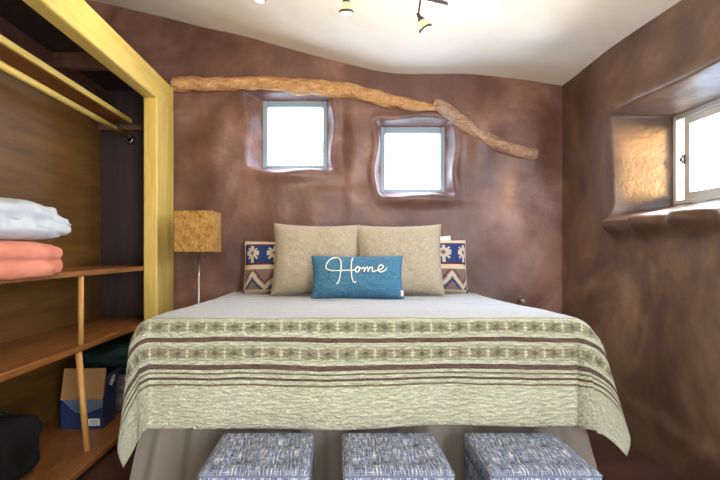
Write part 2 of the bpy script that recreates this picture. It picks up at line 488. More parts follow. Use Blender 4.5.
# ------------------------------------------------------------------ branches
def px2(px, py, Y): return Vector(((px - 338) * Y / 540, Y, CAMZ - (py - 252) * Y / 540))
def branch(name, pts, label, mat, n=60, jit=.28, endcap=True):
    P = []; R = []
    for i in range(n + 1):
        t = i / n * (len(pts) - 1); k = min(int(t), len(pts) - 2); f = t - k
        p0, p1, p2, p3 = (pts[max(k - 1, 0)], pts[k], pts[k + 1], pts[min(k + 2, len(pts) - 1)])
        cr = lambda j: .5 * ((2 * p1[j]) + (-p0[j] + p2[j]) * f + (2 * p0[j] - 5 * p1[j] + 4 * p2[j] - p3[j]) * f * f + (-p0[j] + 3 * p1[j] - 3 * p2[j] + p3[j]) * f ** 3)
        p = px2(cr(0), cr(1), YW - .03); p.z += .012 * noise.noise(Vector((p.x * 7, 0, 0)))
        P.append(p); R.append(cr(2) * 4.5 / 540 / 2 * (1 + .12 * noise.noise(Vector((p.x * 11, 3, 0)))))
    bm = bmesh.new(); tube(bm, P, R, 22, True, jit)
    return tag(obj(name, bm, mat, smooth=True), label, 'branch')
branch('tree_branch', [(172, 84, 13), (205, 84, 14), (240, 83.5, 13.5), (270, 84, 14), (300, 86, 16), (335, 89, 15), (365, 94.5, 13.5), (395, 102, 12), (420, 106, 10), (436, 108.5, 5)],
       'long golden weathered branch set in the brown wall above both small windows', m_branch, 90)
branch('tree_branch', [(433, 103, 9), (442, 107, 12), (455, 117, 13), (470, 128, 12.5), (486, 138, 12), (502, 146, 13), (518, 151, 12), (537, 156, 10)],
       'shorter dull brown branch slanting down right of the second small window', m_branch2)

# ------------------------------------------------------------------ closet
cl = thing('open_closet', 'built-in open closet with golden pine post and header and orange pine shelves', 'closet', (-1.6, 2.8, 0))
def cpart(name, lo, hi, m, bev=.004, parent=cl, label=None):
    bm = bmesh.new(); L = cl.location
    box(bm, tuple(lo[i] - L[i] for i in range(3)), tuple(hi[i] - L[i] for i in range(3)), bev, 3)
    return obj(name, bm, m, parent, label=label)
XF = -1.373; XI = -1.479; XB = -1.975; CY0 = 1.0; CY1 = 4.52
cpart('end_post', (XI, 4.10, 0), (XF, CY1, 2.40), m_yel_z, .012, label='golden pine end post')
cpart('near_post', (XI, CY0, 0), (XF, 1.3, 2.40), m_yel_z, .012)
cpart('header', (XI, CY0, 2.39), (XF, CY1, 2.59), m_yel_y, .016, label='golden pine header beam')
cpart('back_panel', (XB - .03, CY0, 0), (XB, CY1, 2.56), m_back, 0, label='ochre plywood back')
cpart('end_panel', (XB, 4.49, 0), (XI + .001, CY1, 2.56), m_dark, 0, label='dark stained end panel')
cpart('near_panel', (XB, CY0, 0), (XI + .001, CY0 + .03, 2.56), m_dark, 0)
cpart('top_panel', (XB, CY0, 2.56), (XI + .001, CY1, 2.585), m_dark, 0)
cpart('shelf', (XB, CY0 + .03, 1.08), (-1.475, 4.49, 1.11), m_shelf)
cpart('shelf', (XB, CY0 + .03, .648), (-1.475, 4.49, .684), m_shelf)
cpart('shelf', (XB, CY0 + .03, .035), (-1.365, 4.08, .07), m_shelf, label='wide bottom shelf board')
cpart('plinth', (XB, CY0 + .03, 0), (-1.44, 4.49, .035), m_dark, 0)
cpart('hat_shelf', (XB, CY0 + .03, 2.30), (-1.733, 4.49, 2.322), m_shelf)
cpart('shelf_lip', (-1.735, CY0 + .03, 2.290), (-1.712, 4.49, 2.326), m_yel_y, label='pale golden front strip')
cpart('shelf_cleat', (XB, 4.44, 2.225), (-1.50, 4.49, 2.27), m_beam)
cpart('joist', (XB, 3.62, 2.46), (XI, 3.70, 2.56), m_beam)
cpart('joist', (XB, CY0 + .03, 2.44), (XB + .06, 4.49, 2.56), m_beam)
cpart('joist', (XB, 2.1, 2.46), (XI, 2.18, 2.56), m_beam)
bm = bmesh.new(); L = cl.location
tube(bm, [Vector((-1.733, CY0 + .03, 2.18)) - L, Vector((-1.733, 4.49, 2.18)) - L], .021, 16); obj('hanging_rod', bm, m_yel_y, cl, True)
bm = bmesh.new(); lathe(bm, [(0, 0), (.042, 0), (.042, .012), (.028, .02), (.028, .035), (.02, .035)], 20, Matrix.Translation(Vector((-1.72, 4.49, 2.15)) - L) @ Matrix.Rotation(PI / 2, 4, 'X')); obj('rod_socket', bm, m_chrome, cl, True)
# divider posts
bm = bmesh.new(); tube(bm, [Vector((-1.495, 3.14, .684)) - L, Vector((-1.495, 3.14, 1.08)) - L], .016, 14); obj('divider_post', bm, m_post, cl, True)
bm = bmesh.new(); tube(bm, [Vector((-1.455, 3.13, .07)) - L, Vector((-1.50, 3.12, .648)) - L], .019, 14); obj('divider_post', bm, m_post, cl, True)

# duvets on the upper shelf
def folded(name, lo, hi, layers, m, label, cat, group=None, seed=0, sag=.02, bulge=.03):
    """stack of folded layers: rounded, swollen, wrinkled block with fold creases along its open side"""
    cx, cy, cz = [(lo[i] + hi[i]) / 2 for i in range(3)]
    hx, hy, hz = [(hi[i] - lo[i]) / 2 for i in range(3)]
    bm = bmesh.new(); bmesh.ops.create_cube(bm, size=2)
    bmesh.ops.subdivide_edges(bm, edges=bm.edges[:], cuts=28, use_grid_fill=True)
    for v in bm.verts:
        p = v.co.copy()
        # superellipsoid rounding: round in x and z more
        def rnd(a, b, n):
            l = (abs(a) ** n + abs(b) ** n) ** (1 / n); mx = max(abs(a), abs(b)); return (mx / l) if l else 1
        kxz = rnd(p.x, p.z, 3.2 if layers < 2 else 5); kyz = rnd(p.y, p.z, 5 if layers > 1 else 2.8); kxy = rnd(p.x, p.y, 6)
        q = Vector((p.x * kxz * kxy, p.y * kyz * kxy, p.z * kxz * kyz))
        side = max(abs(q.x), abs(q.y) ** 3)
        crease = 1 - .07 * side ** 6 * abs(math.cos(PI * layers / 2 * (q.z + 1) + (PI / 2 if layers % 2 else 0))) ** 6
        nn = fbm(q.x * 1.7 + seed, q.y * 3 + seed, q.z * 2, 3)
        x = cx + q.x * hx * crease + bulge * nn * abs(q.x)
        z = q.z
        zz = cz + z * hz + (sag * nn if z > 0 else 0) - (sag * 1.2 * q.y * q.y if z > 0 else 0)
        y = cy + q.y * hy * crease + bulge * nn * abs(q.y)
        if layers > 1 and x > -1.468: zz -= .035 * sstep(-1.468, -1.445, x) * (1 - q.z) / 2
        v.co = (x, y, zz)
    zmin = min(v.co.z for v in bm.verts)
    for v in bm.verts:
        if v.co.x < -1.47: v.co.z = max(v.co.z, lo[2])
    o = obj(name, bm, m, smooth=True)
    tag(o, label, cat, group); return o
folded('folded_duvet', (-1.95, 2.0, 1.111), (-1.425, 2.90, 1.275), 2, m_duvet_p, 'salmon pink folded duvet on the closet shelf under the white one', 'duvet', None, 2, .004, .010)
folded('folded_duvet', (-1.95, 2.0, 1.268), (-1.42, 3.02, 1.475), 1, m_duvet_w, 'puffy white folded duvet lying on top of the pink duvet', 'duvet', None, 5, .016, .012)

# cardboard box on bottom shelf
bx = thing('cardboard_box', 'open navy printed cardboard box on the bottom closet shelf behind the post', 'box', (-1.672, 3.62, .07), .06)
def bpart(name, lo, hi, m, rot=None, piv=None, parent=bx, label=None):
    bm = bmesh.new(); box(bm, lo, hi, 0, 1, rot, piv); return obj(name, bm, m, parent, label=label)
w, d, h = .135, .11, .19
bm = bmesh.new()
box(bm, (-w, -d, 0), (w, d, .004)); box(bm, (-w, -d, 0), (w, -d + .004, h)); box(bm, (-w, d - .004, 0), (w, d, h)); box(bm, (-w, -d, 0), (-w + .004, d, h)); box(bm, (w - .004, -d, 0), (w, d, h))
body = obj('box_body', bm, m_navy, bx)
bm = bmesh.new(); f = bm.faces.new([bm.verts.new(p) for p in ((-w + .01, -d - .002, h), (w - .002, -d - .002, h), (w - .002, -d - .002, h - .05), (.03, -d - .002, h - .09), (-.04, -d - .002, h - .085))])
bmesh.ops.solidify(bm, geom=bm.faces[:], thickness=.001); obj('printed_panel', bm, m_ltblue, body)
bm = bmesh.new(); box(bm, (.035, -d - .003, .02), (.115, -d - .0005, .065)); lb = obj('shipping_sticker', bm, m_wht_print, body, label='white printed sticker')
bm = bmesh.new()
for i in range(4): box(bm, (.05, -d - .0036, .028 + i * .008), (.1, -d - .003, .032 + i * .008))
obj('sticker_print', bm, m_ltblue, lb)
bpart('box_flap', (-w, -d, h), (w, -d + .004, h + .20), m_card, Matrix.Rotation(math.radians(-16), 3, 'X'), (0, -d, h), label='raised brown cardboard flap')
side = bpart('box_flap', (w - .004, -d, h), (w, d, h + .17), m_navy, Matrix.Rotation(math.radians(14), 3, 'Y'), (w, 0, h), label='navy side flap with round white emblem')
bm = bmesh.new(); R = Matrix.Rotation(math.radians(14), 4, 'Y')
Tm = Matrix.Translation((w, 0, h)) @ R @ Matrix.Translation((.002, -.02, .11)) @ Matrix.Rotation(PI / 2, 4, 'Y')
lathe(bm, [(.024, 0), (.036, 0), (.036, .002), (.024, .002)], 24, Tm); lathe(bm, [(0, 0), (.014, 0), (.014, .002), (0, .002)], 16, Tm)
obj('round_emblem', bm, m_wht_print, side)

def blob(name, c, r, m, label, cat, seed=0, sq=2.6, amp=.18, floor=None):
    bm = bmesh.new(); bmesh.ops.create_icosphere(bm, subdivisions=5, radius=1)
    for v in bm.verts:
        p = v.co; l = (abs(p.x) ** sq + abs(p.y) ** sq + abs(p.z) ** sq) ** (1 / sq); p = p / l
        nn = 1 + amp * fbm(p.x * 1.4 + seed, p.y * 1.4, p.z * 1.4, 4)
        v.co = Vector((c[0] + p.x * r[0] * nn, c[1] + p.y * r[1] * nn, c[2] + p.z * r[2] * nn))
        if floor is not None: v.co.z = max(v.co.z, floor)
    o = obj(name, bm, m, smooth=True); return tag(o, label, cat) if cat else o
blob('garment_bundle', (-1.60, 3.98, .20), (.155, .17, .145), m_grayfab, 'grey mauve crumpled garment beside the navy cardboard box', 'clothes', 4, 2.4, .3, .0702)
blob('cloth_bag', (-1.66, 4.0, .455), (.2, .2, .095), m_green, 'dark green cloth bag lying on the grey garment under the middle shelf', 'bag', 9, 2.6, .2)
db = thing('duffel_bag', 'black soft duffel bag at the front end of the bottom closet shelf', 'bag', (-1.72, 2.55, .07))
bm = bmesh.new(); bmesh.ops.create_icosphere(bm, subdivisions=5, radius=1)
for v in bm.verts:
    p = v.co; l = (abs(p.x) ** 3.4 + abs(p.y) ** 3.4 + abs(p.z) ** 3.4) ** (1 / 3.4); p = p / l
    nn = 1 + .1 * fbm(p.x * 1.6, p.y * 1.6, p.z * 1.6, 3)
    v.co = Vector((p.x * .19 * nn, p.y * .36 * nn, max(0.001, .16 + p.z * .17 * nn)))
bag = obj('bag_body', bm, m_black, db, True)
bm = bmesh.new(); tube(bm, [(.05 + .03 * math.sin(a), .16 * math.cos(a), .30 + .07 * math.sin(a)) for a in [i * PI / 14 for i in range(15)]], .012, 8); obj('carry_handle', bm, m_black, db, True)

# ------------------------------------------------------------------ floor lamp
lp = thing('floor_lamp', 'slim metal floor lamp with square ochre shade left of the bed', 'lamp', (-1.072, 4.15, 0))
bm = bmesh.new(); lathe(bm, [(0, 0), (.11, 0), (.11, .012), (.10, .02), (.02, .028), (0.0, .03)], 32); obj('base', bm, m_chrome, lp, True)
bm = bmesh.new(); tube(bm, [(0, 0, .025), (0, 0, 1.42)], .0095, 14); obj('pole', bm, m_chrome, lp, True)
bm = bmesh.new()
a, b2 = .142, .15; z0, z1 = 1.222, 1.527; th = .004
r = [(-a, -b2), (a, -b2), (a, b2), (-a, b2)]; ri = [(-a + th, -b2 + th), (a - th, -b2 + th), (a - th, b2 - th), (-a + th, b2 - th)]
V = [[bm.verts.new((x, y, z)) for x, y in q] for q, z in ((r, z0), (r, z1), (ri, z1), (ri, z0))]
for k in range(4):
    for s in range(4):
        A, B = V[s], V[(s + 1) % 4]
        bm.faces.new((A[k], A[(k + 1) % 4], B[(k + 1) % 4], B[k]))
sh = obj('lamp_shade', bm, m_shade, lp)
bm = bmesh.new()
for z in (z0 + .003, z1 - .003):
    bm = bmesh.new(); tube(bm, [(-a, -b2, z), (a, -b2, z), (a, b2, z), (-a, b2, z), (-a, -b2, z)], .0035, 6)
    obj('shade_rim', bm, m_shade, sh)
bm = bmesh.new(); tube(bm, [(-a, 0, 1.42), (a, 0, 1.42)], .003, 6); tube(bm, [(0, -b2, 1.42), (0, b2, 1.42)], .003, 6); obj('shade_spider', bm, m_chrome, lp)
bm = bmesh.new(); lathe(bm, [(0, 1.37), (.012, 1.365), (.014, 1.30), (.028, 1.275), (.03, 1.25), (.018, 1.232), (0, 1.228)], 16); o = obj('bulb', bm, m_white_fab, lp, True); o.location = (.035, 0, 0.02)
bm = bmesh.new(); tube(bm, [(.035, -.01, 1.30), (.035, -.01, 1.165)], .0016, 6); lathe(bm, [(0, 1.168), (.005, 1.163), (.005, 1.148), (0, 1.145)], 8, Matrix.Translation((.035, -.01, 0))); obj('pull_chain', bm, m_chrome, lp, True)

# ------------------------------------------------------------------ track light
tl = thing('track_light', 'dark metal ceiling track light with small opal glass spot heads', 'light', (.1, 2.95, 2.7))
def tz(x): return 1.22 + (252 - (-13 + (338 + 540 * x / 2.95 - 348) * .17)) / 540 * 2.95
L = tl.location
bm = bmesh.new()
x0, x1 = -.62, .60
dv = Vector((x1 - x0, 0, tz(x1) - tz(x0))); 
P = [Vector((lerp(x0, x1, i / 14), 2.95 + .03 * math.sin(i / 14 * 2 * PI), lerp(tz(x0), tz(x1), i / 14))) - L for i in range(15)]
tube(bm, P, .008, 10); tube(bm, [p + Vector((0, .02, .018)) for p in P], .006, 8); obj('rail', bm, m_dkmetal, tl, True)
for px_ in (262, 330, 436):
    x = (px_ - 338) * 2.95 / 540
    bm = bmesh.new(); zc = ceil_h(x, 2.95) + .02
    tube(bm, [Vector((x, 2.96, tz(x))) - L, Vector((x, 2.96, zc)) - L], .006, 8); lathe(bm, [(.0, 0), (.022, 0), (.022, -.014), (0, -.02)], 16, Matrix.Translation(Vector((x, 2.96, zc - .014)) - L))
    obj('rail_mount', bm, m_dkmetal, tl, True)
def head(px_, stem_len, tilt, ax):
    x = (px_ - 338) * 2.95 / 540
    P0 = Vector((x, 2.95, tz(x))) - L
    e = P0 + Vector((-.012 if tilt else 0, 0, -stem_len))
    bm = bmesh.new(); tube(bm, [P0, (P0 + e) / 2, e], .0055, 8); st = obj('stem', bm, m_dkmetal, tl, True)
    T = Matrix.Translation(e) @ Matrix.Rotation(math.radians(tilt), 4, ax)
    bm = bmesh.new(); lathe(bm, [(0, .01), (.008, .01), (.011, -.012), (.02, -.03), (.02, -.042), (0, -.042)], 16, T); obj('socket', bm, m_dkmetal, st, True)
    bm = bmesh.new(); lathe(bm, [(.019, -.036), (.030, -.055), (.038, -.08), (.037, -.088), (0, -.086)], 20, T); gl = obj('glass_shade', bm, m_opal, st, True)
    bm = bmesh.new(); lathe(bm, [(.0385, -.080), (.040, -.086), (.039, -.094), (.034, -.095), (.036, -.086)], 20, T); obj('rim', bm, m_dkmetal, st, True)
    return L + T @ Vector((0, 0, -.13)), (T.to_3x3() @ Vector((0, 0, -1)))
heads = [head(188, .03, 0, 'X'), head(266.5, .055, 20, 'Y'), head(348.5, .045, 8, 'X'), head(420.5, .085, -28, 'Y')]

# ------------------------------------------------------------------ bed
BXC = .11; EL, ER = -.90, 1.125; YFR = 2.43; ZT = .92
bed = thing('bed', 'wide bed with pleated taupe skirt against the brown back wall', 'bed', (BXC, 3.4, 0))
L = bed.location
bm = bmesh.new(); box(bm, tuple(Vector((EL + .03, YFR + .03, .60)) - L), tuple(Vector((ER - .03, 4.46, ZT - .052)) - L), .045, 4); obj('mattress', bm, m_matt, bed, True)
bm = bmesh.new(); box(bm, tuple(Vector((EL + .10, YFR + .12, .2)) - L), tuple(Vector((ER - .10, 4.43, .598)) - L), .02, 3); obj('box_spring', bm, m_matt, bed)
for sx in (EL + .15, ER - .15):
    for sy in (YFR + .2, 4.3):
        bm = bmesh.new(); tube(bm, [Vector((sx, sy, 0)) - L, Vector((sx, sy, .2)) - L], .03, 12); obj('leg', bm, m_dkmetal, bed)
# skirt : pleated ribbon on three sides
bm = bmesh.new(); path = []
per = [(EL + .045, 4.44), (EL + .045, YFR + .05), (ER - .045, YFR + .05), (ER - .045, 4.44)]
s = 0; st = .012; cols = []
for (ax_, ay_), (bx_, by_) in zip(per, per[1:]):
    ln = math.hypot(bx_ - ax_, by_ - ay_); n = int(ln / st); nx_, ny_ = (by_ - ay_) / ln, -(bx_ - ax_) / ln
    for i in range(n):
        f = i / n; x, y = lerp(ax_, bx_, f), lerp(ay_, by_, f); s += st
        ph = s * 2 * PI / .15 + 1.2 * noise.noise(Vector((s * 2.5, 0, 0)))
        wv = math.sin(ph); wv = wv + .4 * math.sin(2.3 * ph + 1)
        fade = min(1, f * ln / .05, (1 - f) * ln / .05) 
        cols.append((x, y, -nx_, -ny_, wv * (.3 + .7 * max(fade, 0))))
rows = 14; g = []
for (x, y, nx_, ny_, wv) in cols:
    c = []
    for j in range(rows + 1):
        t = j / rows; z = lerp(.58, .012, t); k_ = .15 * t ** .85; X_ = x + k_ * (1.2 if x > BXC else -1) * min(1, (abs(x - BXC) / .94)) ** 3; o_ = wv * lerp(.006, .02, t) + .018 * t
        c.append(bm.verts.new(Vector((X_ + nx_ * o_, y + (-ny_) * -o_ * 1, z)) - L))
    g.append(c)
for i in range(len(g) - 1):
    for j in range(rows): bm.faces.new((g[i][j], g[i][j + 1], g[i + 1][j + 1], g[i + 1][j]))
bmesh.ops.recalc_face_normals(bm, faces=bm.faces[:])
sk = obj('bed_skirt', bm, m_skirt, bed, True, label='pleated taupe cloth skirt')
md = sk.modifiers.new('t', 'SOLIDIFY'); md.thickness = .003

# quilt
RR = .05; ARC = RR * PI / 2; DROP = .487
def quilt_mesh():
    bm = bmesh.new(); uvl = bm.loops.layers.uv.new('UVMap')
    ixl, ixr, iyf = EL + RR, ER - RR, YFR + RR
    # cloth coordinates: a (x direction), b (towards the foot)
    ov = ARC + DROP - RR
    A = [lerp(ixl - ov, ixl, i / 46) for i in range(46)] + [lerp(ixl, ixr, i / 90) for i in range(90)] + [lerp(ixr, ixr + ov, i / 46) for i in range(47)]
    B = [lerp(4.46, iyf, i / 70) for i in range(70)] + [lerp(iyf, iyf - ov, i / 50) for i in range(51)]
    g = []
    for a in A:
        col = []
        for b in B:
            da = (ixl - a) if a < ixl else (a - ixr if a > ixr else 0); sgn = -1 if a < ixl else 1
            db = iyf - b if b < iyf else 0
            bx_, by_ = min(max(a, ixl), ixr), max(b, iyf)
            p = math.hypot(da, db)
            if da > 0 and db > 0:
                k_ = 1 - .14 * math.sin(2 * math.atan2(da, db)) ** 2 * min(1, p / .4) * (1.05 if a > ixr else .5)
                p *= k_
            puff = -.03 * sstep(2.55, 3.9, b) + .006 * fbm(a * 3, b * 3, 2, 2) + .012 * math.exp(-((a - .1) / .7) ** 2) * 0
            if p < 1e-9:
                col.append((bm.verts.new((bx_, by_, ZT + puff)), a, iyf - b)); continue
            phi = math.atan2(da, db); diag = math.sin(2 * phi) ** 1.2 if 0 < phi < PI / 2 else 0
            dfl = (.17 if sgn > 0 else .03)
            flare = .03 + (dfl * diag) + (.04 * (sgn > 0) + .02) * math.sin(phi) ** 2
            bulge = (.065 if sgn > 0 else .05) * math.sin(phi) ** .7 * sstep(0, .16, p)
            q = ARC
            if p < q:
                th = p / RR; hh = RR * math.sin(th); dd = RR * (1 - math.cos(th))
                # blend flare slightly
                hh += flare * .12 * p * (p / q)
            else:
                e = p - q; hh = RR + flare * .12 * q + flare * e; dd = RR + e * math.sqrt(max(.1, 1 - flare * flare))
                # gentle vertical folds
                s_ = a if phi < .4 else (b if phi > 1.2 else phi * .8)
                hh += .012 * (e / .5) * math.sin(s_ * 9 + 1) + .006 * (e / .5) * fbm(a * 2.2, b * 2.2, 8, 2)
                if 0 < phi < PI / 2: hh += .016 * (e / .5) * math.sin(phi * 8) * diag
                dd += .008 * math.sin(a * 5 + 2) * (e / .5) * math.cos(phi) ** 2
                if phi < .4: dd += .012 * (a - .11) * -.8 * (e / .4)
            hh += bulge; x = bx_ + sgn * math.sin(phi) * hh; y = by_ - math.cos(phi) * hh
            col.append((bm.verts.new((x, y, ZT + puff * max(0, 1 - p / .1) - dd - (.03 * sstep(2.55, 3.9, b) * (1 - max(0, 1 - p / .1))))), a, iyf - b))
        g.append(col)
    off = -(ARC - RR)                         # v=drop on the vertical part
    for i in range(len(A) - 1):
        for j in range(len(B) - 1):
            q = [g[i][j], g[i][j + 1], g[i + 1][j + 1], g[i + 1][j]]
            f = bm.faces.new([v[0] for v in q])
            for lo, v in zip(f.loops, q): lo[uvl].uv = (v[1] + .005, v[2] + off)
    return bm
qo = obj('quilt', quilt_mesh(), m_quilt, smooth=True)
md = qo.modifiers.new('t', 'SOLIDIFY'); md.thickness = .012; md.offset = -1
tag(qo, 'cream quilted coverlet with brown stripes and olive geometric bands draped over the bed', 'quilt')

# ------------------------------------------------------------------ pillows
def pillow(name, loc, w, h, t, m, label, tilt=12, yaw=0, roll=0, pinch=.05, seed=0, group=None, n=44, droop=0, piping=None):
    """pillow standing on its lower edge; local x across, z up, front towards -y. returns (object, surface fn)"""
    o = tag(bpy.data.objects.new(name, None), label, 'pillow', group)
    def S(u, v, side):
        # concave outline with pointed corners
        x = u * w / 2 * (1 - pinch * (1 - v * v) * 1.0); z = v * h / 2 * (1 - pinch * 1.1 * (1 - u * u))
        z -= droop * u * u * (v > 0) * v
        prof = max(0, (1 - u ** 4)) ** .55 * max(0, (1 - v ** 4)) ** .55
        k = 1 + .10 * fbm(u * 1.6 + seed, v * 1.6 + seed * 2, side, 3)
        k += -.16 * math.exp(-((u - .1 * (seed % 3)) / .12) ** 2) * max(0, v) ** 2 * (seed % 2)
        d = side * t / 2 * prof * k
        cr = .006 * noise.noise(Vector((u * 6 + seed, v * 6, 5 + side))) * prof
        return Vector((x, -d + cr, z + h / 2 * 1))
    bm = bmesh.new(); uvl = bm.loops.layers.uv.new('UVMap'); G = {}
    for side in (1, -1):
        for i in range(n + 1):
            for j in range(n + 1):
                if side == -1 and (i in (0, n) or j in (0, n)): G[side, i, j] = G[1, i, j]; continue
                u = math.sin((i / n * 2 - 1) * PI / 2) * .5 + (i / n * 2 - 1) * .5; v = math.sin((j / n * 2 - 1) * PI / 2) * .5 + (j / n * 2 - 1) * .5
                G[side, i, j] = bm.verts.new(S(u, v, side))
        for i in range(n):
            for j in range(n):
                q = [(i, j), (i + 1, j), (i + 1, j + 1), (i, j + 1)]
                if side == -1: q = q[::-1]
                f = bm.faces.new([G[side, a, b] for a, b in q])
                for lo, (a, b) in zip(f.loops, q): lo[uvl].uv = (a / n, b / n)
    return o, S, bm
def put_pillow(name, loc, w, h, t, m, label, tilt=12, yaw=0, roll=0, seams=True, cat='pillow', pn='cover', **k):
    o, Sf, bm = pillow(name, loc, w, h, t, m, label, **k)
    C.objects.link(o); o['category'] = cat
    o.rotation_euler = (math.radians(-tilt), math.radians(roll), math.radians(yaw)); o.location = loc
    c = obj(pn, bm, m, o, True)
    if seams:
        bm = bmesh.new(); pts = []
        N = 24
        for (u0, v0), (u1, v1) in (((-1, -1), (1, -1)), ((1, -1), (1, 1)), ((1, 1), (-1, 1)), ((-1, 1), (-1, -1))):
            for i in range(N): pts.append(Sf(lerp(u0, u1, i / N), lerp(v0, v1, i / N), 1))
        pts.append(pts[0]); tube(bm, pts, .0035, 6, False); obj('edge_seam', bm, m, o, True)
    return o, Sf
ZB = ZT - .026
ps = 'patterned pillows at the back of the bed'
shl, _ = put_pillow('sham_pillow', (-.42, 4.30, ZB), .66, .415, .16, m_kilim, 'navy and cream kilim pattern pillow left of and behind the beige pillows', 10, 0, 0, pinch=.02, seed=1, group=ps)
shr, _ = put_pillow('sham_pillow', (.70, 4.30, ZB), .66, .425, .16, m_kilim, 'navy and cream kilim pattern pillow right of and behind the beige pillows', 10, 0, 0, pinch=.02, seed=4, group=ps)
put_pillow('bed_pillow', (.66, 4.475, ZB + .02), .60, .425, .07, m_white_fab, 'plain white pillow mostly hidden behind the right patterned pillow', 4, 0, -3, pinch=.02, seed=6)
for sx, so_ in ((-1, shl), (1, shr)):
    bm = bmesh.new(); T_ = Matrix.Translation((sx * .335, -.01, .012))
    lathe(bm, [(0, .020), (.008, .016), (.010, .006), (.007, 0), (.014, -.012), (.012, -.014), (0, -.014)], 12, T_ @ Matrix.Rotation(sx * 1.2, 4, 'Y'))
    obj('corner_tassel', bm, m_kilim_t, so_, True, label='dark corner tassel')
pb = 'large square beige pillows'
put_pillow('square_pillow', (-.172, 4.06, ZB - .005), .665, .56, .18, m_linen, 'left of the two large square beige linen pillows', 13, 0, 1, seed=3, pinch=.06, group=pb)
o, _ = put_pillow('square_pillow', (.47, 4.06, ZB - .005), .665, .555, .18, m_linen, 'right of the two large square beige linen pillows', 13, 0, -.5, seed=8, pinch=.06, group=pb)
blp, SF = put_pillow('lumbar_pillow', (.137, 3.80, ZB - .006), .655, .315, .15, m_blue, 'small blue oblong pillow with cream Home script in front of the beige pillows', 16, 0, 0, seed=2, pinch=.05)
# script lettering, laid on the pillow's front surface; strokes traced in letter units
def stroke(pts, n=10):
    out = []
    for k in range(len(pts) - 1):
        p0, p1, p2, p3 = pts[max(k - 1, 0)], pts[k], pts[k + 1], pts[min(k + 2, len(pts) - 1)]
        for i in range(n):
            f = i / n
            out.append(tuple(.5 * ((2 * p1[j]) + (-p0[j] + p2[j]) * f + (2 * p0[j] - 5 * p1[j] + 4 * p2[j] - p3[j]) * f * f + (-p0[j] + 3 * p1[j] - 3 * p2[j] + p3[j]) * f ** 3) for j in (0, 1)))
    out.append(pts[-1]); return out
strokes = [
    [(228, 246), (240, 244), (250, 215), (258, 170), (262, 125), (258, 92), (240, 76), (210, 80), (180, 102), (162, 130), (164, 150), (190, 163), (240, 165), (300, 163), (345, 162)],
    [(342, 78), (333, 100), (329, 140), (330, 190), (336, 225), (348, 242), (361, 236)],
    [(345, 162), (360, 152), (372, 138), (382, 145), (380, 164), (368, 174), (357, 166), (358, 150), (372, 140), (384, 146), (400, 150), (412, 142)],
    [(412, 142), (416, 152), (414, 172), (420, 158), (432, 143), (440, 148), (439, 171), (446, 157), (460, 142), (470, 148), (468, 164), (476, 172), (492, 166)],
    [(492, 166), (510, 162), (534, 152), (540, 136), (526, 128), (511, 140), (508, 160), (520, 173), (542, 170), (558, 158), (566, 146)],
]
bm = bmesh.new()
def onp(x, y):
    u = (x - 371) / 297; v = (192 - y) / 134
    p = SF(u, v * 1.0, 1); p.y -= .003; return p
for s_ in strokes:
    tube(bm, [onp(*q) for q in stroke(s_)], .0042, 8)
obj('lettering', bm, m_thread, blp, True, label='cream stitched script reading Home')
bm = bmesh.new(); p = SF(.96, -.72, 1); box(bm, (p.x - .004, p.y - .012, p.z - .03), (p.x + .014, p.y - .009, p.z + .012)); obj('fabric_tag', bm, m_white_fab, blp, label='small white tag')

